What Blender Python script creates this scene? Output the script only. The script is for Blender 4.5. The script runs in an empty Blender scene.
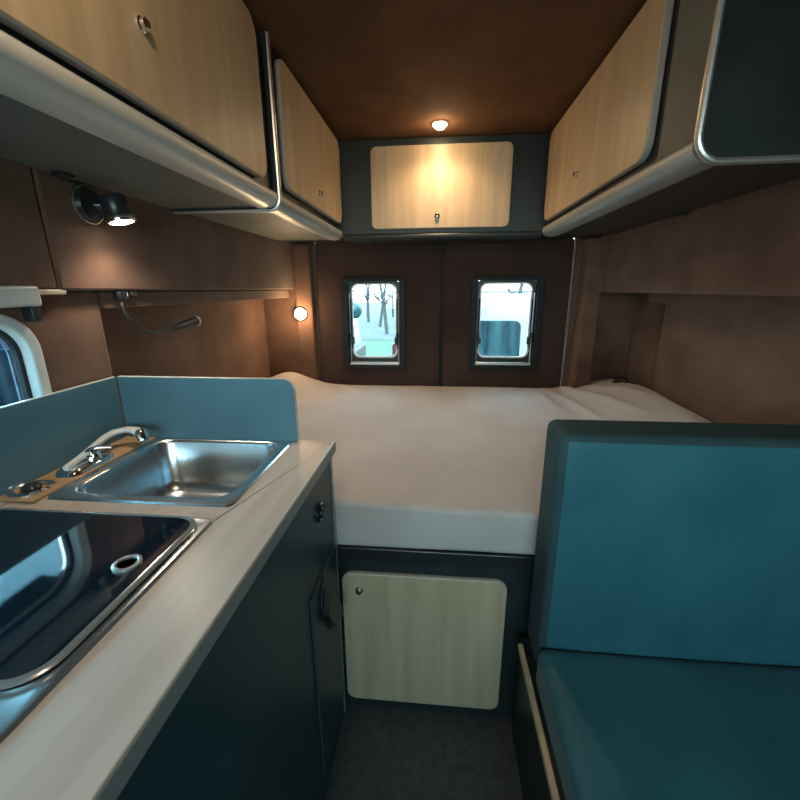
import bpy, bmesh, math, random
from mathutils import Vector, Matrix, noise

random.seed(7)
scn = bpy.context.scene
COL = scn.collection
H = 1.30            # eye height above the van floor: heights below are written relative to the eye
R = math.radians

# ------------------------------------------------------------------ materials
def mat(name, col, rough=0.5, metal=0.0, spec=0.5, coat=0.0, sheen=0.0):
    m = bpy.data.materials.new(name); m.use_nodes = True
    b = m.node_tree.nodes['Principled BSDF']
    b.inputs['Base Color'].default_value = (*col, 1)
    b.inputs['Roughness'].default_value = rough
    b.inputs['Metallic'].default_value = metal
    b.inputs['Specular IOR Level'].default_value = spec
    b.inputs['Coat Weight'].default_value = coat
    b.inputs['Sheen Weight'].default_value = sheen
    return m

def nodes(m):
    nt = m.node_tree
    return nt, nt.nodes, nt.links, nt.nodes['Principled BSDF']

def vary(m, c0, c1, scale=(1, 1, 1), nscale=5.0, detail=4.0, lo=0.35, hi=0.65, rough=None, bump=0.0, bscale=None, bdist=0.002):
    """noise-driven colour between c0 and c1, with optional bump"""
    nt, N, L, b = nodes(m)
    tc = N.new('ShaderNodeTexCoord'); mp = N.new('ShaderNodeMapping')
    mp.inputs['Scale'].default_value = scale
    L.new(tc.outputs['Object'], mp.inputs['Vector'])
    nz = N.new('ShaderNodeTexNoise'); nz.inputs['Scale'].default_value = nscale; nz.inputs['Detail'].default_value = detail
    L.new(mp.outputs['Vector'], nz.inputs['Vector'])
    cr = N.new('ShaderNodeValToRGB')
    cr.color_ramp.elements[0].position = lo; cr.color_ramp.elements[0].color = (*c0, 1)
    cr.color_ramp.elements[1].position = hi; cr.color_ramp.elements[1].color = (*c1, 1)
    L.new(nz.outputs['Fac'], cr.inputs['Fac']); L.new(cr.outputs['Color'], b.inputs['Base Color'])
    if rough:
        mr = N.new('ShaderNodeMapRange'); mr.inputs['To Min'].default_value = rough[0]; mr.inputs['To Max'].default_value = rough[1]
        L.new(nz.outputs['Fac'], mr.inputs['Value']); L.new(mr.outputs['Result'], b.inputs['Roughness'])
    if bump:
        n2 = nz
        if bscale:
            n2 = N.new('ShaderNodeTexNoise'); n2.inputs['Scale'].default_value = bscale; n2.inputs['Detail'].default_value = 3
            L.new(tc.outputs['Object'], n2.inputs['Vector'])
        bp = N.new('ShaderNodeBump'); bp.inputs['Strength'].default_value = bump; bp.inputs['Distance'].default_value = bdist
        L.new(n2.outputs['Fac'], bp.inputs['Height']); L.new(bp.outputs['Normal'], b.inputs['Normal'])
    return m

def emis(name, col, strength):
    m = bpy.data.materials.new(name); m.use_nodes = True
    b = m.node_tree.nodes['Principled BSDF']
    b.inputs['Base Color'].default_value = (*col, 1)
    b.inputs['Emission Color'].default_value = (*col, 1)
    b.inputs['Emission Strength'].default_value = strength
    return m

def glass(name, tint, gloss=0.08):
    m = bpy.data.materials.new(name); m.use_nodes = True
    nt = m.node_tree; N = nt.nodes; L = nt.links
    for n in list(N): N.remove(n)
    out = N.new('ShaderNodeOutputMaterial'); tr = N.new('ShaderNodeBsdfTransparent'); gl = N.new('ShaderNodeBsdfGlossy'); mx = N.new('ShaderNodeMixShader')
    fr = N.new('ShaderNodeFresnel'); fr.inputs['IOR'].default_value = 1.45
    tr.inputs['Color'].default_value = (*tint, 1); gl.inputs['Roughness'].default_value = 0.02
    mu = N.new('ShaderNodeMath'); mu.operation = 'MULTIPLY'; mu.inputs[1].default_value = gloss * 10
    L.new(fr.outputs['Fac'], mu.inputs[0]); L.new(mu.outputs[0], mx.inputs['Fac'])
    L.new(tr.outputs[0], mx.inputs[1]); L.new(gl.outputs[0], mx.inputs[2]); L.new(mx.outputs[0], out.inputs['Surface'])
    return m

M = {}
M['carpet'] = vary(mat('brown_carpet_lining', (.1, .06, .045), .95, 0, .15, sheen=.15), (.105, .056, .037), (.17, .094, .062), (1, 1, 1), 7, 6, .3, .7, None, .5, 260, .003)
M['door_lining'] = vary(mat('dark_door_lining', (.05, .03, .025), .9, 0, .2), (.045, .026, .021), (.064, .038, .030), (1, 1, 1), 5, 5, .3, .7, None, .4, 300, .002)
M['ceiling'] = vary(mat('brown_ceiling_lining', (.12, .06, .03), .9, 0, .2), (.105, .054, .028), (.15, .08, .043), (1, 1, 1), 6, 5, .3, .7, None, .3, 220, .002)
M['laminate'] = vary(mat('charcoal_laminate', (.03, .04, .04), .38, 0, .5), (.014, .022, .023), (.022, .032, .033), (1, 1, 1), 14, 4, .3, .7, (.34, .46), .05, 400, .0005)
M['unit'] = vary(mat('slate_unit_laminate', (.03, .055, .062), .4, 0, .5), (.018, .052, .063), (.028, .072, .086), (1, 1, 1), 9, 4, .3, .7, (.36, .5))
M['splash'] = vary(mat('blue_grey_splash_panel', (.09, .15, .18), .35, 0, .5), (.07, .16, .205), (.095, .20, .25), (1, 1, 1), 6, 3, .3, .7, (.3, .42))
M['underside'] = vary(mat('grey_underside_board', (.10, .11, .10), .55, 0, .4), (.11, .13, .122), (.15, .175, .165), (1, 1, 1), 7, 4, .3, .7)
M['shaded_board'] = mat('shaded_underside_board', (.045, .045, .040), .55, 0, .4)  # shade under the right cabinet put into a darker copy of the underside
M['wood'] = vary(mat('pale_birch_laminate', (.5, .38, .24), .36, 0, .45), (.47, .36, .22), (.62, .50, .33), (26, 26, 1.6), 1.0, 5, .3, .7, (.34, .44))
M['wood_edge'] = mat('grey_edge_band', (.42, .40, .36), .35)
M['worktop'] = vary(mat('pale_beech_worktop', (.5, .45, .38), .36, 0, .5), (.54, .475, .415), (.66, .60, .54), (30, 2.2, 30), 1.0, 6, .3, .68, (.28, .42))
M['worktop_edge'] = mat('worktop_grey_edge', (.27, .30, .28), .4)
M['alu'] = vary(mat('brushed_aluminium', (.66, .66, .63), .34, .85), (.62, .62, .59), (.72, .72, .70), (2, 2, 60), 3, 3, .3, .7, (.28, .4))
M['alu_white'] = mat('pale_grey_profile', (.66, .69, .65), .35, .1)
M['rail'] = mat('silver_grey_profile', (.40, .45, .46), .38, .15)
M['steel'] = vary(mat('stainless_steel', (.7, .71, .72), .22, 1), (.58, .65, .68), (.68, .74, .77), (1, 1, 1), 5, 4, .3, .7, (.18, .3))
M['chrome'] = mat('chrome', (.85, .86, .87), .08, 1)
M['hobglass'] = mat('dark_tempered_glass', (.003, .014, .026), .05, 0, .6, .4)
M['glassedge'] = mat('polished_glass_edge', (.55, .62, .64), .15, .7)
M['black'] = mat('black_plastic', (.012, .013, .015), .42)
M['satin_black'] = mat('satin_black_plastic', (.02, .022, .026), .3)
M['sheet'] = vary(mat('off_white_cotton', (.62, .58, .55), .9, 0, .2, sheen=.1), (.50, .452, .42), (.57, .525, .49), (1, 1, 1), 5, 4, .3, .7, None, .25, 420, .001)
M['teal'] = vary(mat('teal_upholstery', (.03, .13, .17), .6, 0, .4, sheen=.08), (.012, .094, .122), (.024, .138, .172), (1, 1, 1), 4.5, 5, .3, .7, (.5, .68), .35, 60, .003)
M['slate_fabric'] = vary(mat('slate_border_fabric', (.07, .1, .11), .75, 0, .15), (.028, .060, .068), (.040, .078, .086), (1, 1, 1), 9, 4, .3, .7, None, .3, 300, .001)
M['white_plastic'] = mat('white_plastic', (.62, .64, .62), .4)
M['dull_seal'] = mat('beige_door_seal', (.22, .17, .13), .6)
M['seal'] = mat('daylit_window_seal', (.85, .87, .87), .4)  # daylight coming through the pane edge, put into a white colour
M['window_black'] = mat('matt_black_surround', (.006, .007, .009), .55, 0, .3)
M['cream'] = mat('cream_plastic', (.62, .52, .38), .5)
M['floor'] = vary(mat('grey_vinyl_floor', (.06, .06, .058), .5), (.045, .046, .045), (.085, .083, .078), (1, 1, 1), 40, 5, .3, .7)
M['rawwood'] = vary(mat('raw_worktop_wood', (.45, .27, .14), .5), (.40, .23, .115), (.52, .33, .18), (8, 60, 8), 1, 4, .3, .7)
M['lens_warm'] = emis('warm_lamp_lens', (1, .74, .42), 30)
M['lens_white'] = emis('white_lamp_lens', (1, .93, .82), 14)
M['pane'] = glass('acrylic_pane', (.9, .95, .95))
M['tint'] = glass('tinted_side_pane', (.62, .82, .88))
M['grass'] = vary(mat('short_grass', (.2, .42, .12), .9), (.040, .070, .028), (.062, .095, .045), (1, 1, 1), 3, 6, .3, .7)
M['litter'] = vary(mat('pale_leaf_litter', (.5, .48, .42), .9), (.05, .047, .044), (.10, .095, .09), (1, 1, 1), 2, 6, .3, .7)
M['asphalt'] = vary(mat('damp_asphalt', (.03, .032, .038), .7), (.02, .023, .03), (.04, .043, .05), (1, 1, 1), 8, 5, .3, .7)
M['bark'] = vary(mat('pale_bark', (.3, .27, .24), .9), (.035, .032, .030), (.09, .085, .08), (4, 4, 1), 3, 5, .3, .7)
M['white_paint'] = mat('white_car_paint', (.3, .3, .3), .25, 0, .5, .5)
M['car_glass'] = vary(mat('teal_car_glass', (.1, .3, .33), .08, 0, .6), (.004, .018, .024), (.03, .075, .08), (3, 1, .5), 2.2, 4, .35, .65)  # pale streaks put the glass's bright reflections into its colour
M['car_trim'] = mat('car_black_trim', (.03, .03, .035), .5)
M['navy'] = mat('navy_car_paint', (.006, .011, .024), .3, 0, .4)
M['navy_glass'] = mat('navy_car_glass', (.005, .008, .014), .1)
M['red_lamp'] = mat('red_lamp_lens', (.09, .012, .022), .25)
M['teal_paint'] = mat('teal_mirror_glass', (.012, .05, .055), .15)

# ------------------------------------------------------------------ mesh helpers
class MB:
    """collects geometry of ONE mesh object; z is relative to the eye height"""
    def __init__(s): s.bm = bmesh.new()
    def face(s, vs, mi=0):
        try:
            f = s.bm.faces.new(vs); f.material_index = mi; return f
        except ValueError: return None
    def box(s, x0, x1, y0, y1, z0, z1, mi=0):
        c = [s.bm.verts.new((x, y, z)) for x in (x0, x1) for y in (y0, y1) for z in (z0, z1)]
        for q in ((0, 1, 3, 2), (4, 6, 7, 5), (0, 4, 5, 1), (2, 3, 7, 6), (0, 2, 6, 4), (1, 5, 7, 3)): s.face([c[i] for i in q], mi)
        return s
    def extr(s, outer, holes, axis, d0, d1, mi_cap=0, mi_side=0):
        """2-D outline (with holes) extruded along an axis; axis x: (y,z) y: (x,z) z: (x,y)"""
        def P(p, d): return {'x': (d, p[0], p[1]), 'y': (p[0], d, p[1]), 'z': (p[0], p[1], d)}[axis]
        loops = [outer] + list(holes)
        ends = []
        for d in (d0, d1):
            vl, es = [], []
            for lp in loops:
                vs = [s.bm.verts.new(P(p, d)) for p in lp]; vl.append(vs)
                es += [s.bm.edges.new((vs[i], vs[(i + 1) % len(vs)])) for i in range(len(vs))]
            if holes:
                r = bmesh.ops.triangle_fill(s.bm, use_beauty=True, edges=es)
                for g in r['geom']:
                    if isinstance(g, bmesh.types.BMFace): g.material_index = mi_cap
            else: s.face(vl[0], mi_cap)
            ends.append(vl)
        for va, vb in zip(*ends):
            n = len(va)
            for i in range(n): s.face([va[i], va[(i + 1) % n], vb[(i + 1) % n], vb[i]], mi_side)
        return s
    def loft(s, rings, cap0=False, cap1=False, mi=0, closed=True):
        vr = [[s.bm.verts.new(p) for p in r] for r in rings]
        n = len(vr[0])
        for a, b in zip(vr[:-1], vr[1:]):
            for i in range(n if closed else n - 1): s.face([a[i], a[(i + 1) % n], b[(i + 1) % n], b[i]], mi)
        if cap0: s.face(vr[0][::-1], mi)
        if cap1: s.face(vr[-1], mi)
        return s
    def tube(s, pts, rad, seg=10, caps=True, mi=0):
        pts = [Vector(p) for p in pts]; n = len(pts)
        rads = rad if isinstance(rad, (list, tuple)) else [rad] * n
        t0 = (pts[1] - pts[0]).normalized()
        up = Vector((0, 0, 1)) if abs(t0.z) < .9 else Vector((1, 0, 0))
        u = t0.cross(up).normalized(); rings = []
        for i, p in enumerate(pts):
            t = (pts[min(i + 1, n - 1)] - pts[max(i - 1, 0)]).normalized()
            u = (u - t * u.dot(t)).normalized(); w = t.cross(u)
            rings.append([p + (u * math.cos(2 * math.pi * k / seg) + w * math.sin(2 * math.pi * k / seg)) * rads[i] for k in range(seg)])
        return s.loft(rings, caps, caps, mi)
    def lathe(s, prof, origin, axis, seg=24, mi=0, caps=True):
        """prof: (radius, distance along axis)"""
        a = Vector(axis).normalized(); up = Vector((0, 0, 1)) if abs(a.z) < .9 else Vector((1, 0, 0))
        u = a.cross(up).normalized(); w = a.cross(u); o = Vector(origin)
        rings = [[o + a * d + (u * math.cos(2 * math.pi * k / seg) + w * math.sin(2 * math.pi * k / seg)) * r for k in range(seg)] for r, d in prof]
        return s.loft(rings, caps, caps, mi)

def rr(u0, u1, v0, v1, r, n=6):
    """rounded rectangle; r a number or the radii at (u0v0, u1v0, u1v1, u0v1)"""
    rs = [r] * 4 if not isinstance(r, (list, tuple)) else r
    out = []
    for (cu, cv, su, sv, a0), q in zip(((u0, v0, 1, 1, 180), (u1, v0, -1, 1, 270), (u1, v1, -1, -1, 0), (u0, v1, 1, -1, 90)), rs):
        q = max(q, 1e-4)
        for k in range(n + 1):
            a = R(a0 + 90 * k / n)
            out.append((cu + su * q + q * math.cos(a), cv + sv * q + q * math.sin(a)))
    return out

def obj(name, mb, mats, parent=None, bevel=0.0, seg=2, smooth=35, origin=None):
    bm = mb.bm
    bmesh.ops.remove_doubles(bm, verts=bm.verts, dist=1e-6)
    bmesh.ops.recalc_face_normals(bm, faces=bm.faces)
    if origin is None:
        if parent is not None: origin = Vector(parent['_o'])
        else:
            xs = [v.co for v in bm.verts]
            origin = Vector(((min(v.x for v in xs) + max(v.x for v in xs)) / 2, (min(v.y for v in xs) + max(v.y for v in xs)) / 2, min(v.z for v in xs)))
    origin = Vector(origin)
    for v in bm.verts: v.co -= origin
    me = bpy.data.meshes.new(name); bm.to_mesh(me); bm.free()
    for m in (mats if isinstance(mats, (list, tuple)) else [mats]): me.materials.append(m)
    me.shade_smooth(); me.set_sharp_from_angle(angle=R(smooth))
    o = bpy.data.objects.new(name, me); COL.objects.link(o)
    if parent is not None:
        o.parent = parent
        o.location = origin - Vector(parent['_o'])
    else: o.location = origin + Vector((0, 0, H))
    o['_o'] = tuple(origin)
    if bevel:
        b = o.modifiers.new('edge', 'BEVEL'); b.width = bevel; b.segments = seg; b.limit_method = 'ANGLE'; b.angle_limit = R(40); b.harden_normals = False
    return o

def thing(name, loc, label=None, cat=None, group=None):
    o = bpy.data.objects.new(name, None); COL.objects.link(o)
    o.location = Vector(loc) + Vector((0, 0, H)); o['_o'] = tuple(loc); o.empty_display_size = .05
    if label: o['label'] = label; o['category'] = cat
    if group: o['group'] = group
    return o

def tag(o, label, cat, group=None, kind=None):
    o['label'] = label; o['category'] = cat
    if group: o['group'] = group
    if kind: o['kind'] = kind
    return o

def struct(o, label=None, cat=None):
    o['kind'] = 'structure'
    if label: o['label'] = label; o['category'] = cat
    return o

# ------------------------------------------------------------------ dimensions
YR = 2.30                 # rear doors
ZC = .672                 # ceiling
ZF = -H                   # floor
YF = -1.55                # windscreen end of the space
ZB = .238                 # underside of the overhead cabinets
XC = .49                  # face of the overhead cabinets
XU = .815                 # upper side lining
XL = 1.0                  # recessed lower side lining
ZW = -.38                 # worktop

# ------------------------------------------------------------------ shell
struct(obj('floor', MB().box(-1.06, 1.06, YF, YR + .06, ZF - .05, ZF), M['floor']), 'dark grey vinyl floor of the van between bench and kitchen', 'floor')
struct(obj('ceiling', MB().box(-1.06, 1.06, YF, YR + .06, ZC, ZC + .04), M['ceiling']), 'brown felt lined van ceiling around the round lamp', 'ceiling')

# left wall: upper lining, pillar with side window, recessed lining beside the bed
WY0, WY1, WZ0, WZ1 = -.62, .765, -.40, -.05
mb = MB()
mb.box(-XU - .2, -XU, .832, YR, 0, ZC)                                   # upper lining beside bed
mb.box(-1.06, -XU - .004, YF, .83, .004, ZC)                            # upper lining over the window
mb.extr([(YF, ZF), (.956, ZF), (.956, .0), (YF, .0)], [rr(WY0, WY1, WZ0, WZ1, .075, 8)], 'x', -.885, -.842)
mb.box(-1.06, -XL, .956, YR, ZF, 0.0)
struct(obj('wall_left', mb, M['carpet'], bevel=.006), 'brown felt lined left wall with window pillar and bedside recess', 'wall')
mb = MB()
mb.box(-.99, -.84, .97, YR - .02, -.045, -.002)
struct(obj('trim_1', mb, M['carpet'], bevel=.004), 'brown covered batten under left upper lining', 'trim')

mb = MB()
mb.box(XU, XU + .24, YF, 2.16, -.022, ZC)
mb.box(XL, 1.06, YF, 1.92, ZF, -.022)
mb.box(1.045, 1.06, 1.92, YR, ZF, ZC)
mb.box(.80, 1.06, 2.16, YR, -.022, ZC)
struct(obj('wall_right', mb, M['carpet'], bevel=.008, seg=3), 'brown felt lined right wall stepping back above the bed', 'wall')
mb = MB()
mb.extr([(.955, -.022), (1.0, -.022), (1.0, -.068), (.955, -.066)], [], 'y', .9, 1.98)
struct(obj('trim_2', mb, M['carpet'], bevel=.004), 'brown covered batten under right upper lining', 'trim')

# rear wall = corner posts and header round the two doors
mb = MB()
mb.extr([(-1.06, ZF), (1.06, ZF), (1.06, ZC), (-1.06, ZC)], [[(-.688, -1.29), (.712, -1.29), (.712, .26), (-.688, .26)]], 'y', YR, YR + .06)
struct(obj('wall_rear', mb, M['carpet'], bevel=.01, seg=3), 'brown lined rear posts and header around the back doors', 'wall')
mb = MB().box(.742, .83, 2.2, YR, -.60, .24)
struct(obj('trim_3', mb, M['carpet'], bevel=.012, seg=3), 'brown lined post beside the right back door', 'trim')
mb = MB().box(-.80, -.70, 2.262, YR, -.60, .24)
struct(obj('trim_4', mb, M['carpet'], bevel=.012, seg=3), 'brown lined post carrying the glowing wall lamp', 'trim')

def rear_window(n, x0, x1, z0, z1, label):
    """hinged acrylic camper window: deep black surround, pale rounded sash, stays, latches, bottom bar"""
    t = thing('window_%d' % n, ((x0 + x1) / 2, YR, z0)); struct(t, label, 'window')
    ix0, ix1, iz0, iz1 = x0 + .045, x1 - .046, z0 + .056, z1 - .020
    obj('surround', MB().extr(rr(x0, x1, z0, z1, .012, 3), [rr(ix0 - .012, ix1 + .012, iz0 - .035, iz1 + .006, .012, 6)], 'y', YR - .016, YR + .055), M['window_black'], t, .003)
    s = obj('sash', MB().extr(rr(ix0 - .012, ix1 + .012, iz0 - .03, iz1 + .006, .02, 8), [rr(ix0 + .006, ix1 - .006, iz0 + .006, iz1 - .008, .04, 8)], 'y', YR + .030, YR + .047), M['black'], t, .002)
    obj('seal', MB().extr(rr(ix0 + .004, ix1 - .004, iz0 + .004, iz1 - .006, .042, 8), [rr(ix0 + .014, ix1 - .014, iz0 + .014, iz1 - .015, .034, 8)], 'y', YR + .026, YR + .034), M['seal'], s, .001)  # white ring paints in the daylight around the pane
    obj('pane', MB().extr(rr(ix0 + .004, ix1 - .004, iz0 + .004, iz1 - .006, .04, 8), [], 'y', YR + .036, YR + .040), M['pane'], s)
    for xx, sg in ((ix0 - .004, 1), (ix1 + .004, -1)):
        st = obj('stay', MB().tube([(xx, YR + .018, iz0 - .02), (xx, YR + .018, iz1 - .06)], .0042, 8), M['alu'] , t)
        obj('stay_rod', MB().tube([(xx + sg * .010, YR + .02, iz0 + .06), (xx + sg * .010, YR + .02, iz1 - .09)], .003, 8), M['black'], st)
        la = MB().box(xx + sg * .004, xx + sg * .024, YR + .004, YR + .028, iz0 + .085, iz0 + .128)
        la.box(xx + sg * .002, xx + sg * .016, YR + .0, YR + .024, iz0 + .12, iz0 + .152)
        obj('latch', la, M['black'], t, .004)
    obj('bottom_bar', MB().box(ix0 - .008, ix1 + .008, YR - .010, YR + .02, iz0 - .034, iz0 - .016), M['alu'], t, .004)
    return t

W1 = (-.545, -.180, -.452, .056); W2 = (.180, .566, -.446, .056)
def rear_door(n, x0, x1, w, label):
    t = thing('door_%d' % n, ((x0 + x1) / 2, YR, -1.28)); struct(t, label, 'door')
    obj('lining', MB().extr(rr(x0, x1, -1.28, .25, .02, 4), [rr(w[0] + .006, w[1] - .006, w[2] + .006, w[3] - .006, .01, 3)], 'y', YR - .004, YR + .06), M['door_lining'], t, .004, 2)
    return t
d1 = rear_door(1, -.680, .012, W1, 'left back door lined in dark brown board')
d2 = rear_door(2, .032, .700, W2, 'right back door lined in dark brown board')
obj('rubber_seal', MB().box(.004, .042, YR + .045, YR + .06, -1.28, .25), M['window_black'], d2)
sl = MB().tube([(.704, YR - .006, .24), (.706, YR - .008, 0), (.708, YR - .010, -.3), (.702, YR - .012, -.56)], .0025, 8)
obj('seal', sl, M['dull_seal'], d2)
rear_window(1, *W1, 'black framed rear window in the left back door, grass and trees beyond')
rear_window(2, *W2, 'black framed rear window in the right back door, white vehicle beyond')

# left side window
t = struct(thing('window_3', (-.84, .1, WZ0)), 'side window with pale rounded rim behind the kitchen splashback', 'window')
obj('rim', MB().extr(rr(WY0 - .012, WY1 + .012, WZ0 - .012, WZ1 + .012, .086, 8), [rr(WY0 + .012, WY1 - .012, WZ0 + .012, WZ1 - .012, .066, 8)], 'x', -.862, -.834), M['white_plastic'], t, .005, 3)
obj('inner_seal', MB().extr(rr(WY0 + .008, WY1 - .008, WZ0 + .008, WZ1 - .008, .07, 8), [rr(WY0 + .018, WY1 - .018, WZ0 + .018, WZ1 - .018, .062, 8)], 'x', -.876, -.8625), M['satin_black'], t, .002)
obj('pane', MB().extr(rr(WY0 + .02, WY1 - .02, WZ0 + .02, WZ1 - .02, .06, 8), [], 'x', -.884, -.880), M['tint'], t)

# windscreen end (behind the viewer)
mb = MB().extr([(-1.06, ZF), (1.06, ZF), (1.06, ZC), (-1.06, ZC)], [rr(-.78, .78, -.30, .40, .1, 6)], 'y', YF - .05, YF)
struct(obj('wall_front', mb, M['carpet']), 'cab end of the van with the wide windscreen opening', 'wall')
t = struct(thing('window_4', (0, YF, -.42)), 'wide windscreen at the cab end of the van', 'window')
obj('pane', MB().extr(rr(-.78, .78, -.30, .40, .1, 6), [], 'y', YF - .03, YF - .025), M['pane'], t)

# ------------------------------------------------------------------ overhead cabinets
def rail(mb, sx, y0, y1):
    XC_ = XC + (.008 if sx > 0 else 0)
    prof = [(XC + .006, .277), (XC - .008, .276), (XC - .0125, .272), (XC - .014, .262), (XC - .0125, .251), (XC - .005, .241), (XC + .010, .235), (XC + .034, .232), (XC + .05, .234), (XC + .05, .242), (XC + .012, .246)]
    mb.extr([(sx * (x - XC + XC_), z) for x, z in prof], [], 'y', y0, y1)
    return mb
def lock(parent, c, axis, r=.0085):
    lk = obj('lock', MB().lathe([(r * 1.3, -.002), (r * 1.3, .002), (r, .004), (r, .010), (r * .7, .012)], c, axis, 18), M['chrome'], parent)
    lk['label'] = 'small chrome push lock'
    a = Vector(axis); c2 = Vector(c) + a * .012
    return lk
def side_door(parent, sx, y0, y1, z0, z1, lock_y, lock_z, r=.045):
    f = sx * (XC + (.008 if sx > 0 else 0))
    d = obj('door', MB().extr(rr(y0, y1, z0, z1, r, 8), [], 'x', f, f - sx * .02, 0, 1), [M['wood'], M['wood_edge']], parent, .004, 3)
    if lock_y is not None: lock(d, (f - sx * .02, lock_y, lock_z), (-sx, 0, 0))
    return d
def side_body(parent, sx, y0, y1, under='underside'):
    a, b = sorted((sx * (XC + (.010 if sx > 0 else .002)), sx * (XU - .004)))
    obj('body', MB().box(a, b, y0, y1, ZB + .012, ZC - .003), M['laminate'], parent, .003)
    a, b = sorted((sx * (XC + .03), sx * (XU - .003)))
    obj('underside', MB().box(a, b, y0 + .001, y1 - .001, ZB, ZB + .012), M[under], parent)

YP = 1.262       # partition between the two left cabinets
t = thing('overhead_cabinet', (-.65, .4, ZB), 'long overhead cabinet over the kitchen, left of the dividing panel', 'cabinet', 'overhead cabinets')
side_body(t, -1, -.75, YP)
obj('rail', rail(MB(), -1, -.75, YP), M['alu_white'], t, smooth=60)
side_door(t, -1, .30, 1.185, .286, .655, .72, .40)
side_door(t, -1, -.68, .24, .286, .655, -.2, .40)
obj('dividing_panel', MB().extr(rr(-XU + .002, -XC + .013, .231, ZC - .002, [.004, .03, .004, .004], 6), [], 'y', YP, YP + .02), M['laminate'], t, .002)
pts = [(-XU + .003, YP + .010, .232)] + [(-XC - .016 + .03 * math.cos(R(a)), YP + .010, .261 + .03 * math.sin(R(a))) for a in range(-90, 1, 15)] + [(-XC + .014, YP + .010, ZC - .003)]
obj('edge_trim', MB().tube(pts, .0075, 10), M['alu'], t)
obj('hinge_clip', MB().box(-.80, -.775, .85, .885, ZB - .010, ZB + .002), M['black'], t, .003)

t = thing('overhead_cabinet', (-.65, 1.7, ZB), 'overhead cabinet beyond the dividing panel on the left, above the bed', 'cabinet', 'overhead cabinets')
side_body(t, -1, YP + .021, 2.095)
obj('rail', rail(MB(), -1, YP + .021, 2.093), M['rail'], t, smooth=60)
side_door(t, -1, 1.335, 2.075, .302, .655, 1.69, .362)

YE = .905
t = thing('overhead_cabinet', (.65, 1.5, ZB), 'right overhead cabinet with an open view of its dark end panel', 'cabinet', 'overhead cabinets')
t['label'] = 'right overhead cabinet with a dark end panel above the blue bench'
side_body(t, 1, YE + .021, 2.095, 'shaded_board')
obj('rail', rail(MB(), 1, YE + .021, 2.093), M['rail'], t, smooth=60)
side_door(t, 1, 1.115, 2.065, .294, .655, 1.62, .385)
obj('filler_strip', MB().box(XC + .002, XC + .012, YE + .024, 1.08, .277, ZC - .004), M['underside'], t, .002)
obj('end_panel', MB().extr(rr(XC - .005, XU - .002, .231, ZC - .002, [.045, .004, .004, .004], 8), [], 'y', YE, YE + .02), M['laminate'], t, .002)
pts = [(XU - .003, YE + .006, .232)] + [(XC + .039 + .045 * math.cos(R(a)), YE + .006, .276 + .045 * math.sin(R(a))) for a in range(270, 179, -15)] + [(XC - .006, YE + .006, ZC - .003)]
obj('edge_trim', MB().tube(pts, .0075, 10), M['alu'], t)
obj('hinge_clip', MB().box(.785, .808, 1.50, 1.535, ZB - .012, ZB + .002), M['black'], t, .003)

t = thing('overhead_cabinet', (0, 2.2, .225), 'cabinet across the back with a single wide birch flap', 'cabinet', 'overhead cabinets')
YB = 2.10
obj('body', MB().box(-XU + .002, XU - .002, YB, YR - .002, .246, ZC - .002), M['laminate'], t, .003)
lip = [(YB - .001, .262), (YB - .008, .256), (YB - .011, .246), (YB - .006, .236), (YB + .006, .230), (YB + .03, .228), (YR - .03, .228), (YR - .03, .246), (YB + .004, .246)]
obj('bottom_lip', MB().extr(lip, [], 'x', -XC + .018, XC - .010), M['laminate'], t, smooth=60)
d = obj('door', MB().extr(rr(-.328, .327, .279, .636, .028, 8), [], 'y', YB - .018, YB, 0, 1), [M['wood'], M['wood_edge']], t, .004, 3)
lock(d, (-.012, YB - .018, .333), (0, -1, 0), .010)

# ------------------------------------------------------------------ lamps
t = thing('ceiling_lamp', (-.006, 1.945, ZC), 'small round glowing lamp recessed in the brown ceiling', 'lamp')
obj('bezel', MB().lathe([(.038, 0), (.038, -.004), (.034, -.007), (.0285, -.007), (.0285, -.002)], (-.006, 1.945, ZC), (0, 0, 1), 28), M['chrome'], t)
obj('lens', MB().lathe([(.029, -.003), (.028, -.010), (.018, -.020), (.002, -.024)], (-.006, 1.945, ZC), (0, 0, 1), 24), M['lens_warm'], t)
WLP = (-.775, 2.262, -.134)
t = thing('ceiling_lamp', (-.28, .30, ZC), 'added ceiling lamp over the aisle, out of view, to warm the right wall', 'lamp')  # unseen fixture, added to go with the warm fill on the right wall
obj('bezel', MB().lathe([(.034, 0), (.034, -.004), (.030, -.008), (.024, -.008), (.024, -.002)], (-.28, .30, ZC), (0, 0, 1), 28), M['chrome'], t)
obj('lens', MB().lathe([(.0245, -.003), (.0235, -.009), (.014, -.012), (.002, -.013)], (-.28, .30, ZC), (0, 0, 1), 24), M['lens_warm'], t)
t = thing('wall_lamp', WLP, 'small round glowing lamp low on the wall near the left back door', 'lamp')
obj('bezel', MB().lathe([(.040, 0), (.040, .005), (.036, .009), (.032, .009), (.032, .003)], WLP, (0, -1, 0), 28), M['chrome'], t)
obj('lens', MB().lathe([(.0325, .004), (.028, .013), (.012, .018), (.002, .019)], WLP, (0, -1, 0), 24), M['lens_warm'], t)

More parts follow.
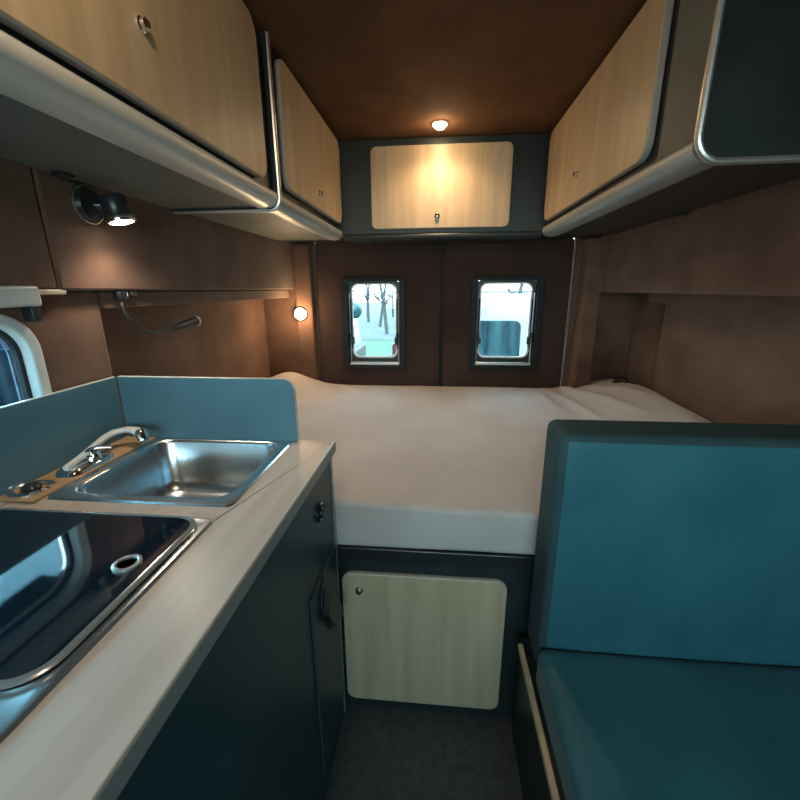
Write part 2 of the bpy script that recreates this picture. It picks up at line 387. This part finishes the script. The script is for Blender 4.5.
SB = Vector((-XU, .945, .191))
t = thing('spotlight', SB, 'black and chrome spotlight on a round plate under the left overhead cabinet', 'spotlight')
obj('wall_plate', MB().lathe([(.040, 0), (.040, .008), (.034, .016), (.012, .020)], SB, (1, 0, 0), 30), M['satin_black'], t)
obj('plate_rim', MB().lathe([(.0415, .001), (.0425, .004), (.0415, .007), (.040, .007), (.040, .001)], SB, (1, 0, 0), 30), M['chrome'], t)
obj('arm', MB().tube([SB + Vector((.015, .003, .0)), SB + Vector((.04, .004, .0)), SB + Vector((.056, .005, .0))], .007, 12), M['chrome'], t)
hc = SB + Vector((.064, .004, .020)); ha = Vector((.16, .08, -1)).normalized()
hd = obj('head', MB().lathe([(.018, -.002), (.026, .002), (.028, .012), (.028, .044), (.024, .050)], hc, ha, 28), M['satin_black'], t)
obj('collar', MB().lathe([(.0285, .044), (.031, .046), (.032, .052), (.031, .058), (.026, .058), (.026, .046)], hc, ha, 28), M['chrome'], hd)
obj('lens', MB().lathe([(.027, .052), (.024, .059), (.012, .062), (.002, .062)], hc, ha, 24), M['lens_white'], hd)
SPOT = (hc + ha * .075, ha)

t = thing('reading_lamp', (-.825, 1.02, -.004), 'gooseneck reading lamp hanging under the left upper lining', 'lamp')
obj('mount', MB().lathe([(.017, 0), (.017, .012), (.012, .022)], (-.825, 1.01, -.003), (0, 0, -1), 20), M['satin_black'], t)
obj('switch', MB().box(-.835, -.815, 1.035, 1.06, -.016, -.003), M['black'], t, .003)
gp = [(-.825, 1.010, -.02), (-.815, .997, -.045), (-.806, 1.0, -.070), (-.80, 1.02, -.094), (-.797, 1.06, -.112), (-.797, 1.11, -.118), (-.797, 1.16, -.114)]
cv = []
for i in range(len(gp) - 1):
    p0, p1, p2, p3 = (Vector(gp[max(0, min(len(gp) - 1, i + k))]) for k in (-1, 0, 1, 2))
    for s in range(6):
        u = s / 6
        cv.append(.5 * ((2 * p1) + (p2 - p0) * u + (2 * p0 - 5 * p1 + 4 * p2 - p3) * u * u + (3 * p1 - p0 - 3 * p2 + p3) * u ** 3))
cv.append(Vector(gp[-1]))
obj('gooseneck', MB().tube(cv, .0042, 10), M['satin_black'], t)
hd = obj('lamp_head', MB().lathe([(.005, 0), (.009, .008), (.0125, .05), (.0155, .115), (.016, .125), (.013, .125)], (-.797, 1.15, -.1145), (.02, .98, .13), 24), M['satin_black'], t)
obj('head_ring', MB().lathe([(.016, .124), (.0175, .126), (.0175, .131), (.014, .132), (.012, .127)], (-.797, 1.15, -.1145), (.02, .98, .13), 24), M['alu'], hd)

# blind cassette over the side window, with its cream end strip
t = thing('blind_cassette', (-.82, .2, -.04), 'white roller blind cassette above the side window', 'blind')
obj('housing', MB().box(-.838, -.802, -.6, .772, -.030, .010), M['white_plastic'], t, .006, 3)
obj('bracket', MB().box(-.834, -.808, .750, .768, -.06, -.028), M['black'], t, .002)
tag(obj('strip', MB().box(-.836, -.8165, .7735, .846, -.008, .003), M['cream'], bevel=.003), 'short cream plastic strip beside the white blind cassette', 'strip')
bpy.data.objects['strip'].name = 'cover_strip'

# ------------------------------------------------------------------ kitchen
XK = -.272      # front face of the unit
KY1 = .950
SX0, SX1, SY0, SY1 = -.736, -.366, .616, .938
HX0, HX1, HY0, HY1 = -.80, -.372, .215, .574
t = thing('kitchen_unit', (-.55, .2, ZF), 'slate grey kitchen unit with a narrow door and black lever handle', 'cabinet')
b = MB()
b.extr([(-.84, ZF + .002), (XK, ZF + .002), (XK, ZW - .031), (-.84, ZW - .031)], [], 'y', -.60, -.58)
b.box(XK - .018, XK, -.58, KY1 - .004, ZF + .002, ZW - .031)
b.box(-.84, XK - .018, KY1 - .02, KY1 - .004, ZF + .002, ZW - .031)
b.box(-.838, -.822, -.58, KY1 - .02, ZF + .002, ZW - .031)
b.box(-.822, XK - .018, -.58, KY1 - .02, ZF + .04, ZF + .056)
obj('body', b, M['unit'], t)
obj('corner_trim', MB().tube([(XK, KY1 - .004, ZF + .004), (XK, KY1 - .004, ZW - .032)], .0048, 10), M['alu'], t)
d = obj('door', MB().extr(rr(.715, .932, -1.22, -.670, .012, 4), [], 'x', XK, XK + .006), M['unit'], t, .002)
hm = MB().extr([(.765, -.74), (.792, -.662), (.83, -.72), (.87, -.80), (.87, -.86), (.83, -.86)], [], 'x', XK + .005, XK + .012)
hm.extr([(.785, -.69), (.765, -.755), (.829, -.848), (.895, -.874), (.885, -.82), (.824, -.728)], [], 'x', XK + .010, XK + .026)
obj('handle', hm, M['black'], d, .004, 3)['label'] = 'black lever handle'
obj('push_knob', MB().lathe([(.024, 0), (.024, .005), (.020, .009), (.017, .006), (.013, .006), (.011, .012), (.003, .013)], (XK, .822, -.508), (1, 0, 0), 26), M['black'], t)['label'] = 'round black push knob'
wt = MB().extr([(-.842, -.62), (-.258, -.62), (-.258, KY1 + .008), (-.842, KY1 + .008)], [rr(SX0 + .015, SX1 - .02, SY0 + .02, SY1 - .012, .04, 6), rr(HX0 + .012, HX1 - .012, HY0 + .012, HY1 - .010, .02, 6)], 'z', ZW - .030, ZW, 0, 1)
tag(obj('worktop', wt, [M['worktop'], M['worktop_edge']], bevel=.004, seg=3), 'pale wood grain worktop holding the sink and the glass lidded hob', 'worktop')

tag(obj('splashback', MB().extr(rr(-.8195, -.352, ZW + .001, -.213, [.002, .004, .032, .002], 8), [], 'y', KY1 - .012, KY1 + .002, 0, 1), [M['splash'], M['alu_white']], bevel=.002), 'blue grey splashback panel with rounded corner, across the end of the worktop', 'splashback')
tag(obj('splashback', MB().extr([(-.6, ZW + .001), (KY1 - .013, ZW + .001), (KY1 - .013, -.213), (-.6, -.213)], [], 'x', -.833, -.8205, 0, 1), [M['splash'], M['alu_white']], bevel=.002), 'blue grey splashback panel along the window wall behind the tap', 'splashback')

# sink
def ring(x0, x1, y0, y1, r, z): return [(x, y, z) for x, y in rr(x0, x1, y0, y1, r, 7)]
t = thing('sink', (-.56, .78, ZW), 'stainless steel sink let into the worktop beside the tap', 'sink')
bx0, bx1, by0, by1 = -.712, -.390, .645, .922
rg = [ring(SX0, SX1, SY0, SY1, .012, ZW + .0005), ring(SX0 + .002, SX1 - .002, SY0 + .002, SY1 - .002, .012, ZW + .004),
      ring(bx0 - .010, bx1 + .010, by0 - .010, by1 + .010, .05, ZW + .0045), ring(bx0 - .004, bx1 + .004, by0 - .004, by1 + .004, .046, ZW + .003),
      ring(bx0, bx1, by0, by1, .043, ZW - .004), ring(bx0 + .006, bx1 - .006, by0 + .006, by1 - .006, .043, ZW - .10),
      ring(bx0 + .012, bx1 - .012, by0 + .012, by1 - .012, .045, ZW - .125), ring(bx0 + .026, bx1 - .026, by0 + .026, by1 - .026, .045, ZW - .136),
      ring(bx0 + .05, bx1 - .05, by0 + .05, by1 - .05, .05, ZW - .139)]
obj('bowl', MB().loft(rg, False, True), M['steel'], t, smooth=50)
dc = (-.625, .80, ZW - .1388)
dr = obj('drain', MB().lathe([(.036, 0), (.036, .002), (.030, .0035), (.027, .001), (.022, .0008)], dc, (0, 0, 1), 30), M['chrome'], t)
obj('strainer', MB().lathe([(.022, .0009), (.020, .003), (.008, .0035), (.002, .004)], dc, (0, 0, 1), 24), M['satin_black'], dr)
wb = tag(obj('backing_strip', MB().box(-.8195, -.738, .600, KY1 - .016, ZW + .0005, ZW + .006), M['rawwood'], bevel=.001), 'orange brown wood strip under the tap beside the sink', 'strip')
wb.name = 'wood_strip'

# tap (folded down)
tz = ZW + .0045
t = thing('tap', (-.765, .77, tz), 'folded chrome tap with flat white spout beside the sink', 'tap')
obj('base', MB().loft([[(x, y, tz) for x, y in rr(-.800, -.742, .690, .815, .024, 6)], [(x, y, tz + .008) for x, y in rr(-.798, -.744, .693, .812, .023, 6)], [(x, y, tz + .013) for x, y in rr(-.792, -.750, .702, .802, .018, 6)]], True, True), M['chrome'], t, smooth=50)
obj('body', MB().lathe([(.016, 0), (.016, .010), (.013, .014), (.013, .022), (.009, .026), (.002, .027)], (-.762, .765, tz + .011), (0, 0, 1), 24), M['chrome'], t)
def flat_bar(pts, wid, thk):
    rings = []
    for i, p in enumerate(pts):
        p = Vector(p); d = Vector(pts[min(i + 1, len(pts) - 1)]) - Vector(pts[max(i - 1, 0)]); d.normalize()
        side = d.cross(Vector((0, 0, 1))).normalized(); up = side.cross(d)
        w_ = wid[i]
        rings.append([p + side * (w_ * math.cos(R(a))) * abs(math.cos(R(a))) ** -.4 + up * (thk * math.sin(R(a))) for a in range(10, 370, 24)])
    return MB().loft(rings, True, True)
sp = [(-.772, .705, tz + .016), (-.777, .75, tz + .022), (-.785, .80, tz + .030), (-.791, .84, tz + .036), (-.790, .868, tz + .038), (-.774, .884, tz + .039), (-.750, .882, tz + .039), (-.722, .864, tz + .037)]
obj('spout', flat_bar(sp, [.006, .007, .008, .010, .013, .014, .014, .012], .006), M['white_plastic'], t, smooth=60)['label'] = 'flat white spout'
obj('nozzle', MB().lathe([(.010, -.016), (.013, -.012), (.013, .010), (.011, .014)], (-.712, .857, tz + .033), (.5, -.35, -.8), 20), M['chrome'], t)
obj('lever', MB().tube([(-.762, .765, tz + .034), (-.748, .772, tz + .038), (-.730, .782, tz + .034)], [.006, .005, .004], 12), M['chrome'], t)

rc = (-.784, .640, ZW + .0042)
t = thing('chrome_knob', rc, 'round chrome ringed knob on the wood strip left of the sink', 'knob')
obj('ring', MB().lathe([(.036, 0), (.036, .005), (.030, .008), (.025, .006), (.025, 0)], rc, (0, 0, 1), 32), M['chrome'], t)
obj('cap', MB().lathe([(.016, 0), (.016, .008), (.012, .013), (.002, .014)], rc, (0, 0, 1), 24), M['satin_black'], t)

# hob with closed glass lid
t = thing('hob', (-.58, .4, ZW), 'hob closed under a dark glass lid in a steel tray', 'hob')
obj('tray', MB().loft([ring(HX0, HX1, HY0, HY1, .008, ZW + .0005), ring(HX0 + .002, HX1 - .002, HY0 + .002, HY1 - .002, .008, ZW + .005), ring(HX0 + .022, HX1 - .022, HY0 + .06, HY1 - .008, .02, ZW + .006), ring(HX0 + .03, HX1 - .028, HY0 + .068, HY1 - .014, .02, ZW + .003), ring(HX0 + .034, HX1 - .032, HY0 + .072, HY1 - .02, .02, ZW - .05)], False, True), M['steel'], t, smooth=40)
gx0, gx1, gy0, gy1 = HX0 + .016, HX1 - .013, HY0 + .047, HY1 - .009
rim = MB().loft([ring(gx0, gx1, gy0, gy1, .04, ZW + .007), ring(gx0 - .003, gx1 + .003, gy0 - .003, gy1 + .003, .043, ZW + .0095), ring(gx0, gx1, gy0, gy1, .04, ZW + .0117), ring(gx0 + .006, gx1 - .006, gy0 + .006, gy1 - .006, .035, ZW + .0121), ring(gx0 + .006, gx1 - .006, gy0 + .006, gy1 - .006, .035, ZW + .007)], False, False)
ld = obj('lid', MB().extr(rr(gx0 + .005, gx1 - .005, gy0 + .005, gy1 - .005, .036, 8), [], 'z', ZW + .0075, ZW + .0118), M['hobglass'], t, .001)
obj('lid_edge', rim, M['glassedge'], ld, smooth=50)
obj('finger_ring', MB().lathe([(.0185, 0), (.0185, .003), (.015, .0042), (.0125, .003), (.0125, 0)], (-.425, .441, ZW + .0118), (0, 0, 1), 30), M['alu'], ld)['label'] = 'pale ring round the finger hole'
for hy in (.33, .50):
    obj('hinge', MB().box(HX0 + .004, HX0 + .020, hy - .02, hy + .02, ZW + .0055, ZW + .016), M['black'], t, .003)

# ------------------------------------------------------------------ bed
BY = .970
t = thing('bed_base', (0, 1.6, ZF), 'dark bed platform with a birch locker door in its front', 'bed base')
b = MB().box(-.99, .99, BY, BY + .022, ZF + .002, -.706)
b.box(-.99, .99, BY + .022, YR - .03, -.730, -.708)
obj('body', b, M['laminate'], t, .003)
obj('top_edge', MB().box(-.985, .985, BY - .006, BY + .03, -.745, -.704), M['satin_black'], t, .006, 3)
d = obj('door', MB().extr(rr(-.262, .207, -1.25, -.782, .030, 8), [], 'y', BY - .016, BY, 0, 1), [M['wood'], M['wood_edge']], t, .004, 3)
lock(d, (-.211, BY - .016, -.838), (0, -1, 0), .009)

def bed_z(x, y):
    z = -.566 + .02 * min(1, max(0, (y - .95) / .9))
    def ss(a, b, v):
        u = min(1, max(0, (v - a) / (b - a))); return u * u * (3 - 2 * u)
    z += .095 * ss(.62, .99, x) * (1 - .35 * ss(1.9, 2.25, y))
    z += .03 * ss(.75, .98, -x) - .03 * max(-.4, min(.4, x)) * (1 - ss(.96, 1.5, y))
    z += .085 * math.exp(-(((x + .82) / .13) ** 2 + ((y - 2.16) / .16) ** 2))
    def ridge(x0, y0, x1, y1, w, a):
        dx, dy = x1 - x0, y1 - y0; L2 = dx * dx + dy * dy
        u = min(1, max(0, ((x - x0) * dx + (y - y0) * dy) / L2))
        d2 = (x - x0 - u * dx) ** 2 + (y - y0 - u * dy) ** 2
        return a * math.exp(-d2 / (w * w)) * math.sin(math.pi * min(1, max(.08, u * .9 + .08)))
    for rg_ in ((.60, 2.25, .72, 1.55, .022, .014), (.70, 2.25, .85, 1.6, .025, .016), (.80, 2.2, .95, 1.75, .02, .012), (.52, 2.25, .58, 1.8, .018, .009),
                (-.62, 2.2, -.45, 1.85, .02, .011), (-.55, 2.24, -.30, 2.0, .018, .009), (-.8, 2.0, -.55, 1.6, .03, .010), (-.1, 2.26, .06, 1.9, .03, .006),
                (.85, 1.2, .95, 1.6, .03, .008), (.3, 1.2, .5, 1.7, .05, .004)):
        z += 1.5 * ridge(*rg_)
    z += .006 * noise.noise(Vector((x * 2.2, y * 2.2, 3.1))) + .0015 * noise.noise(Vector((x * 9, y * 9, 1.3)))
    return z
nx, ny = 110, 80
mx0, mx1, my0, my1 = -.985, .985, .959, 2.285
mb = MB(); bm = mb.bm; G = []
for j in range(ny + 1):
    row = []
    for i in range(nx + 1):
        x = mx0 + (mx1 - mx0) * i / nx; y = my0 + (my1 - my0) * j / ny
        row.append(bm.verts.new((x, y, bed_z(x, y))))
    G.append(row)
for j in range(ny):
    for i in range(nx): mb.face([G[j][i], G[j][i + 1], G[j + 1][i + 1], G[j + 1][i]])
loop = G[0][:-1] + [G[j][nx] for j in range(ny)] + G[ny][:0:-1] + [G[j][0] for j in range(ny, 0, -1)]
prev = loop
for f in (.5, 1.0):
    nl = []
    for v in loop:
        wob = .0025 * noise.noise(Vector((v.co.x * 5, v.co.y * 5, f * 4)))
        nl.append(bm.verts.new((v.co.x + wob * (abs(v.co.y - my0) > 1e-4 and abs(v.co.y - my1) > 1e-4), v.co.y + wob * (abs(v.co.x - mx0) > 1e-4 and abs(v.co.x - mx1) > 1e-4), v.co.z + (-.700 - v.co.z) * f)))
    for i in range(len(loop)): mb.face([prev[i], prev[(i + 1) % len(loop)], nl[(i + 1) % len(loop)], nl[i]])
    prev = nl
mb.face(prev[::-1])
mt = obj('mattress', mb, M['sheet'], bevel=.016, seg=4, smooth=50)
tag(mt, 'wide mattress under a creased off-white fitted sheet', 'mattress')
st = MB()
st.tube([(.93, 2.15, -.486), (.94, 2.14, -.470), (.952, 2.12, -.455), (.965, 2.11, -.461), (.968, 2.09, -.468)], [.012, .014, .012, .014, .01], 10)
tag(obj('strap', st, M['black']), 'dark strap bunched in the back right corner of the bed', 'strap')

# ------------------------------------------------------------------ bench
bx, by0_, by1_ = .262, .812, .938
t = thing('bench_seat', (.62, .5, ZF), 'teal upholstered bench with tall backrest in front of the bed', 'bench')
def cushion(x0, x1, y0, y1, z0, z1, front, puff=.012, n=44, rad=.02):
    """padded block: a grid box whose big face swells; front = '-y' or '+z'"""
    mb = MB(); bm = mb.bm
    bmesh.ops.create_cube(bm, size=1)
    bmesh.ops.subdivide_edges(bm, edges=bm.edges[:], cuts=n, use_grid_fill=True)
    cx, cy, cz = (x0 + x1) / 2, (y0 + y1) / 2, (z0 + z1) / 2
    for v in bm.verts:
        u = Vector((v.co.x * 2, v.co.y * 2, v.co.z * 2))
        p = Vector((cx + v.co.x * (x1 - x0), cy + v.co.y * (y1 - y0), cz + v.co.z * (z1 - z0)))
        if front == '-y' and u.y < -.99:
            k = (1 - u.x ** 4) * (1 - u.z ** 4)
            p.y -= puff * k + k * (.006 * noise.noise(Vector((p.x * 5, 1, p.z * 5))) + .003 * noise.noise(Vector((p.x * 14, 4, p.z * 9))))
        if front == '+z' and u.z > .99:
            k = (1 - u.x ** 4) * (1 - u.y ** 4)
            p.z += puff * k + .004 * k * noise.noise(Vector((p.x * 6, p.y * 6, 2)))
        q = Vector((min(max(p.x, x0 + rad), x1 - rad), min(max(p.y, y0 + rad), y1 - rad) if front != '-y' or p.y > y0 else p.y + rad, min(max(p.z, z0 + rad), z1 - rad) if front != '+z' or p.z < z1 else p.z - rad))
        d = p - q
        if d.length > 1e-6 and (abs(p.x - x0) < rad or abs(p.x - x1) < rad or abs(p.z - z0) < rad or abs(p.z - z1) < rad or abs(p.y - y0) < rad or abs(p.y - y1) < rad): p = q + d.normalized() * rad
        v.co = p
    return mb
bk = cushion(bx, .985, by0_, by1_, -.925, -.296, '-y', .014)
for f in bk.bm.faces:
    c = f.calc_center_median(); f.material_index = 0 if (c.y < by0_ + .012 and c.x > bx + .012 and c.z < -.308) else 1
bko = obj('backrest', bk, [M['teal'], M['slate_fabric']], t, 0, 4, 60)
se = cushion(bx - .006, .985, .20, by0_ - .004, -.945, -.838, '+z', .012)
obj('seat', se, M['teal'], t, 0, 3, 60)
b = MB().box(bx - .014, .985, .22, by1_, ZF + .002, -.948)
obj('base', b, M['laminate'], t, .003)
obj('edge_trim', MB().box(bx - .028, bx - .014, .22, .90, -.948, -.930), M['wood'], t, .003)

# ------------------------------------------------------------------ outside
GZ = -1.92
gp_ = MB().box(-14, 14, 3.6, 15.5, GZ - .1, GZ)
tag(obj('grass', gp_, M['grass'], smooth=30), 'strip of green grass behind the van', 'grass', None, 'stuff')
struct(obj('ground', MB().box(-40, 40, -20, 60, GZ - .3, GZ - .1), M['asphalt']), 'dark ground around the parked vehicles', 'ground')

struct(obj('woodland_ground', MB().box(-40, 40, 15.5, 60, GZ - .1, GZ + .02), M['litter']), 'pale leaf litter under the trees beyond the grass', 'ground')

def bare_tree(x, y, h, seed):
    rnd = random.Random(seed); mb = MB()
    def branch(p, d, L, r, depth):
        pts = [p]; rads = [r]; q = p.copy(); dd = d.copy(); n = 5
        for k in range(n):
            dd = (dd + Vector((rnd.uniform(-.18, .18), rnd.uniform(-.18, .18), .05))).normalized()
            q = q + dd * (L / n); pts.append(q.copy()); rads.append(r * (1 - .6 * (k + 1) / n))
        mb.tube(pts, rads, 6)
        if depth < 3:
            for k in range(4 if depth else 22):
                i = rnd.randint(1, n - 1) if depth else 1 + k % n
                a = rnd.uniform(0, 6.28); e = rnd.uniform(.3, .9)
                nd = Vector((math.cos(a) * math.cos(e), math.sin(a) * math.cos(e), math.sin(e)))
                branch(pts[i], nd, (L * rnd.uniform(.35, .55) if depth else rnd.uniform(.5, .9)), rads[i] * .5, depth + 1)
    branch(Vector((x, y, GZ)), Vector((0, 0, 1)), h, h * .014, 0)
    return mb
spots = [(-3.9, 17.2), (-2.2, 17.6), (-.6, 17.3), (1.2, 17.8), (3.0, 17.2), (-4.9, 20.6), (-3.0, 21.0), (-1.3, 20.7), (.4, 21.2), (2.2, 20.8),
         (-5.9, 24.4), (-4.1, 24.0), (-2.3, 24.6), (-6.6, 28.2), (-4.8, 27.8), (-3.1, 28.4)]
for k, (xx, yy) in enumerate(spots):
    o = obj('bare_tree', bare_tree(xx, yy, random.uniform(6, 8), 50 + k), M['bark'], smooth=60)
    tag(o, 'pale leafless tree beyond the grass outside the rear windows', 'tree', 'leafless trees beyond the grass')

# white vehicle seen through the right rear window (side on) and its red tail lamp
vy = 5.6
t = thing('parked_van', (1.5, 6.4, GZ), 'white vehicle with teal tinted windows outside the right rear window', 'van')
prof = [(-.62, -1.55), (3.6, -1.55), (3.72, -1.2), (3.6, -.95), (2.9, -.86), (2.35, -.25), (2.2, -.14), (1.9, -.09), (-.2, -.09), (-.42, -.14), (-.52, -.3), (-.62, -.9)]
wh = [[(.15 + .34 * math.cos(R(a)), -1.56 + .34 * math.sin(R(a))) for a in range(0, 181, 20)], [(2.9 + .34 * math.cos(R(a)), -1.56 + .34 * math.sin(R(a))) for a in range(0, 181, 20)]]
obj('body', MB().extr(prof, [], 'y', vy, vy + 1.75), M['white_paint'], t, .05, 4)
for x0, x1 in ((-.36, .22), (.30, 1.12), (1.24, 2.1)):
    w_ = obj('side_window', MB().extr(rr(x0, x1, -1.02, -.42, .09, 6), [], 'y', vy - .012, vy + .01), M['car_glass'], t, .004)
for xc in (.15, 2.9):
    wl = obj('wheel', MB().lathe([(.30, 0), (.33, .03), (.33, .17), (.30, .2)], (xc, vy - .02, GZ + .332), (0, 1, 0), 28), M['car_trim'], t)
    obj('hub', MB().lathe([(.19, -.006), (.18, .01), (.05, .012), (.01, .004)], (xc, vy - .02, GZ + .332), (0, 1, 0), 20), M['alu'], wl)
obj('tail_lamp', MB().extr(rr(-.63, -.52, -1.12, -.74, .03, 4), [], 'y', vy - .01, vy + .12), M['red_lamp'], t, .01)
obj('roof_rail', MB().tube([(-.1, vy + .14, -.085), (0, vy + .14, -.05), (1.7, vy + .14, -.05), (1.8, vy + .14, -.085)], .014, 8), M['car_trim'], t)

# white car at the left edge of the left rear window
cy_ = 6.0
t = thing('parked_car', (-2.6, 6.6, GZ), 'white car at the left edge of the left rear window', 'car')
prof = [(-4.9, -1.6), (-1.46, -1.6), (-1.40, -1.3), (-1.46, -.95), (-1.52, -.62), (-1.56, -.2), (-1.7, -.02), (-4.4, .0), (-4.9, -.7)]
obj('body', MB().extr(prof, [], 'y', cy_, cy_ + 1.7), M['white_paint'], t, .05, 4)
obj('mirror', MB().lathe([(.02, 0), (.10, .02), (.12, .06), (.10, .12), (.03, .14)], (-1.22, cy_ - .16, -.30), (0, 1, 0), 22), M['teal_paint'], t)
obj('mirror_arm', MB().tube([(-1.62, cy_ + .02, -.42), (-1.4, cy_ - .08, -.36), (-1.25, cy_ - .09, -.33)], .025, 8), M['car_trim'], t)
obj('side_window', MB().extr(rr(-2.6, -1.7, -.62, -.12, .08, 6), [], 'y', cy_ - .012, cy_ + .01), M['car_glass'], t, .004)
for xc in (-1.80, -4.0):
    obj('wheel', MB().lathe([(.30, 0), (.33, .03), (.33, .17), (.30, .2)], (xc, cy_ - .02, GZ + .332), (0, 1, 0), 28), M['car_trim'], t)
obj('bumper', MB().extr(rr(-1.50, -1.36, -1.30, -.98, .05, 5), [], 'y', cy_ - .02, cy_ + 1.6), M['car_trim'], t, .02)

# made-up dark blue car, added to darken the view through the side window
t = thing('parked_car', (-4.2, 4.0, GZ), 'added dark blue car alongside, darkening the view through the side window', 'car')
prof = [(y_ - .65, z_) for y_, z_ in [(1.4, -1.62), (6.4, -1.62), (6.45, -1.2), (6.2, -.98), (5.2, -.85), (4.5, -.34), (4.0, -.28), (2.3, -.28), (1.8, -.36), (1.35, -.9)]]
obj('body', MB().extr(prof, [], 'x', -5.0, -3.25), M['navy'], t, .06, 4)
obj('side_window', MB().extr([(1.35, -.86), (4.25, -.84), (3.75, -.42), (1.55, -.42)], [], 'x', -3.26, -3.238), M['navy_glass'], t, .004)
for yc in (1.65, 4.75):
    wl = obj('wheel', MB().lathe([(.28, 0), (.31, .03), (.31, .17), (.28, .2)], (-3.42, yc, GZ + .312), (1, 0, 0), 28), M['car_trim'], t)

# ------------------------------------------------------------------ light
w = bpy.data.worlds.new('overcast_sky'); scn.world = w; w.use_nodes = True
nt = w.node_tree; N = nt.nodes; L = nt.links
bg = N['Background']
tc = N.new('ShaderNodeTexCoord'); sx = N.new('ShaderNodeSeparateXYZ'); cr = N.new('ShaderNodeValToRGB')
L.new(tc.outputs['Generated'], sx.inputs[0]); L.new(sx.outputs['Z'], cr.inputs['Fac'])
e = cr.color_ramp.elements
e[0].position = 0.0; e[0].color = (.78, .97, 1.0, 1)
e[1].position = .8; e[1].color = (.34, .72, 1.0, 1)
L.new(cr.outputs['Color'], bg.inputs['Color']); bg.inputs['Strength'].default_value = 6.5

def light(name, kind, loc, energy, col, rot=None, **kw):
    l = bpy.data.lights.new(name, kind); l.energy = energy; l.color = col
    for k, v in kw.items(): setattr(l, k, v)
    o = bpy.data.objects.new(name, l); COL.objects.link(o); o.location = Vector(loc) + Vector((0, 0, H))
    if rot is not None: o.rotation_euler = rot
    return o
def portal(name, loc, rot, sx_, sy_):
    o = light(name, 'AREA', loc, 1, (1, 1, 1), rot, shape='RECTANGLE', size=sx_, size_y=sy_)
    o.data.cycles.is_portal = True
    return o
portal('windscreen_portal', (0, YF - .06, .05), (R(90), 0, 0), 1.56, .70)
portal('side_window_portal', (-.93, (WY0 + WY1) / 2, (WZ0 + WZ1) / 2), (R(90), 0, R(-90)), WY1 - WY0, WZ1 - WZ0)
portal('rear_window_portal', (-.362, YR + .07, -.2), (R(90), 0, R(180)), .36, .5)
portal('rear_window_portal', (.373, YR + .07, -.2), (R(90), 0, R(180)), .38, .5)
light('ceiling_lamp_light', 'SPOT', (-.006, 1.935, ZC - .03), 7.5, (1, .66, .40), (0, 0, 0), spot_size=R(150), spot_blend=1.0, shadow_soft_size=.02)
light('ceiling_lamp_glow', 'POINT', (-.006, 1.935, ZC - .05), .4, (1, .64, .34), shadow_soft_size=.02)
light('aisle_fill_light', 'POINT', (-.28, .30, ZC - .06), 3.2, (1, .76, .52), shadow_soft_size=.03)  # fill from the added aisle lamp, warming the right wall
light('wall_lamp_light', 'POINT', (WLP[0], WLP[1] - .07, WLP[2]), 1.7, (1, .66, .36), shadow_soft_size=.02)
q = SPOT[1].to_track_quat('-Z', 'Y').to_euler()
light('spotlight_light', 'SPOT', SPOT[0], 2.4, (1, .84, .64), q, spot_size=R(150), spot_blend=1.0, shadow_soft_size=.02)

# ------------------------------------------------------------------ camera
cam = bpy.data.cameras.new('camera'); co = bpy.data.objects.new('camera', cam); COL.objects.link(co)
cam.sensor_width = 36; cam.sensor_fit = 'HORIZONTAL'; cam.lens = 401.0 / 800 * 36; cam.clip_start = .02; cam.clip_end = 200
YAW, PITCH, ROLL = R(-5.35), R(15.5), R(-0.35)
cy, sy, cp, spp, crr, srr = math.cos(YAW), math.sin(YAW), math.cos(PITCH), math.sin(PITCH), math.cos(ROLL), math.sin(ROLL)
f = Vector((sy * cp, cy * cp, -spp)); r0 = Vector((cy, -sy, 0)); u0 = r0.cross(f)
r1 = crr * r0 + srr * u0; u1 = -srr * r0 + crr * u0
mw = Matrix((r1, u1, -f)).transposed().to_4x4(); mw.translation = Vector((0, 0, H))
co.matrix_world = mw
scn.camera = co

for o in bpy.data.objects:
    if '_o' in o: del o['_o']
scn.view_settings.view_transform = 'Standard'; scn.view_settings.look = 'None'
scn.view_settings.gamma = 1; scn.view_settings.use_curve_mapping = False
scn.view_settings.exposure = 0.9
scn.cycles.use_denoising = True
scn.cycles.max_bounces = 8
scn.cycles.sample_clamp_indirect = 6
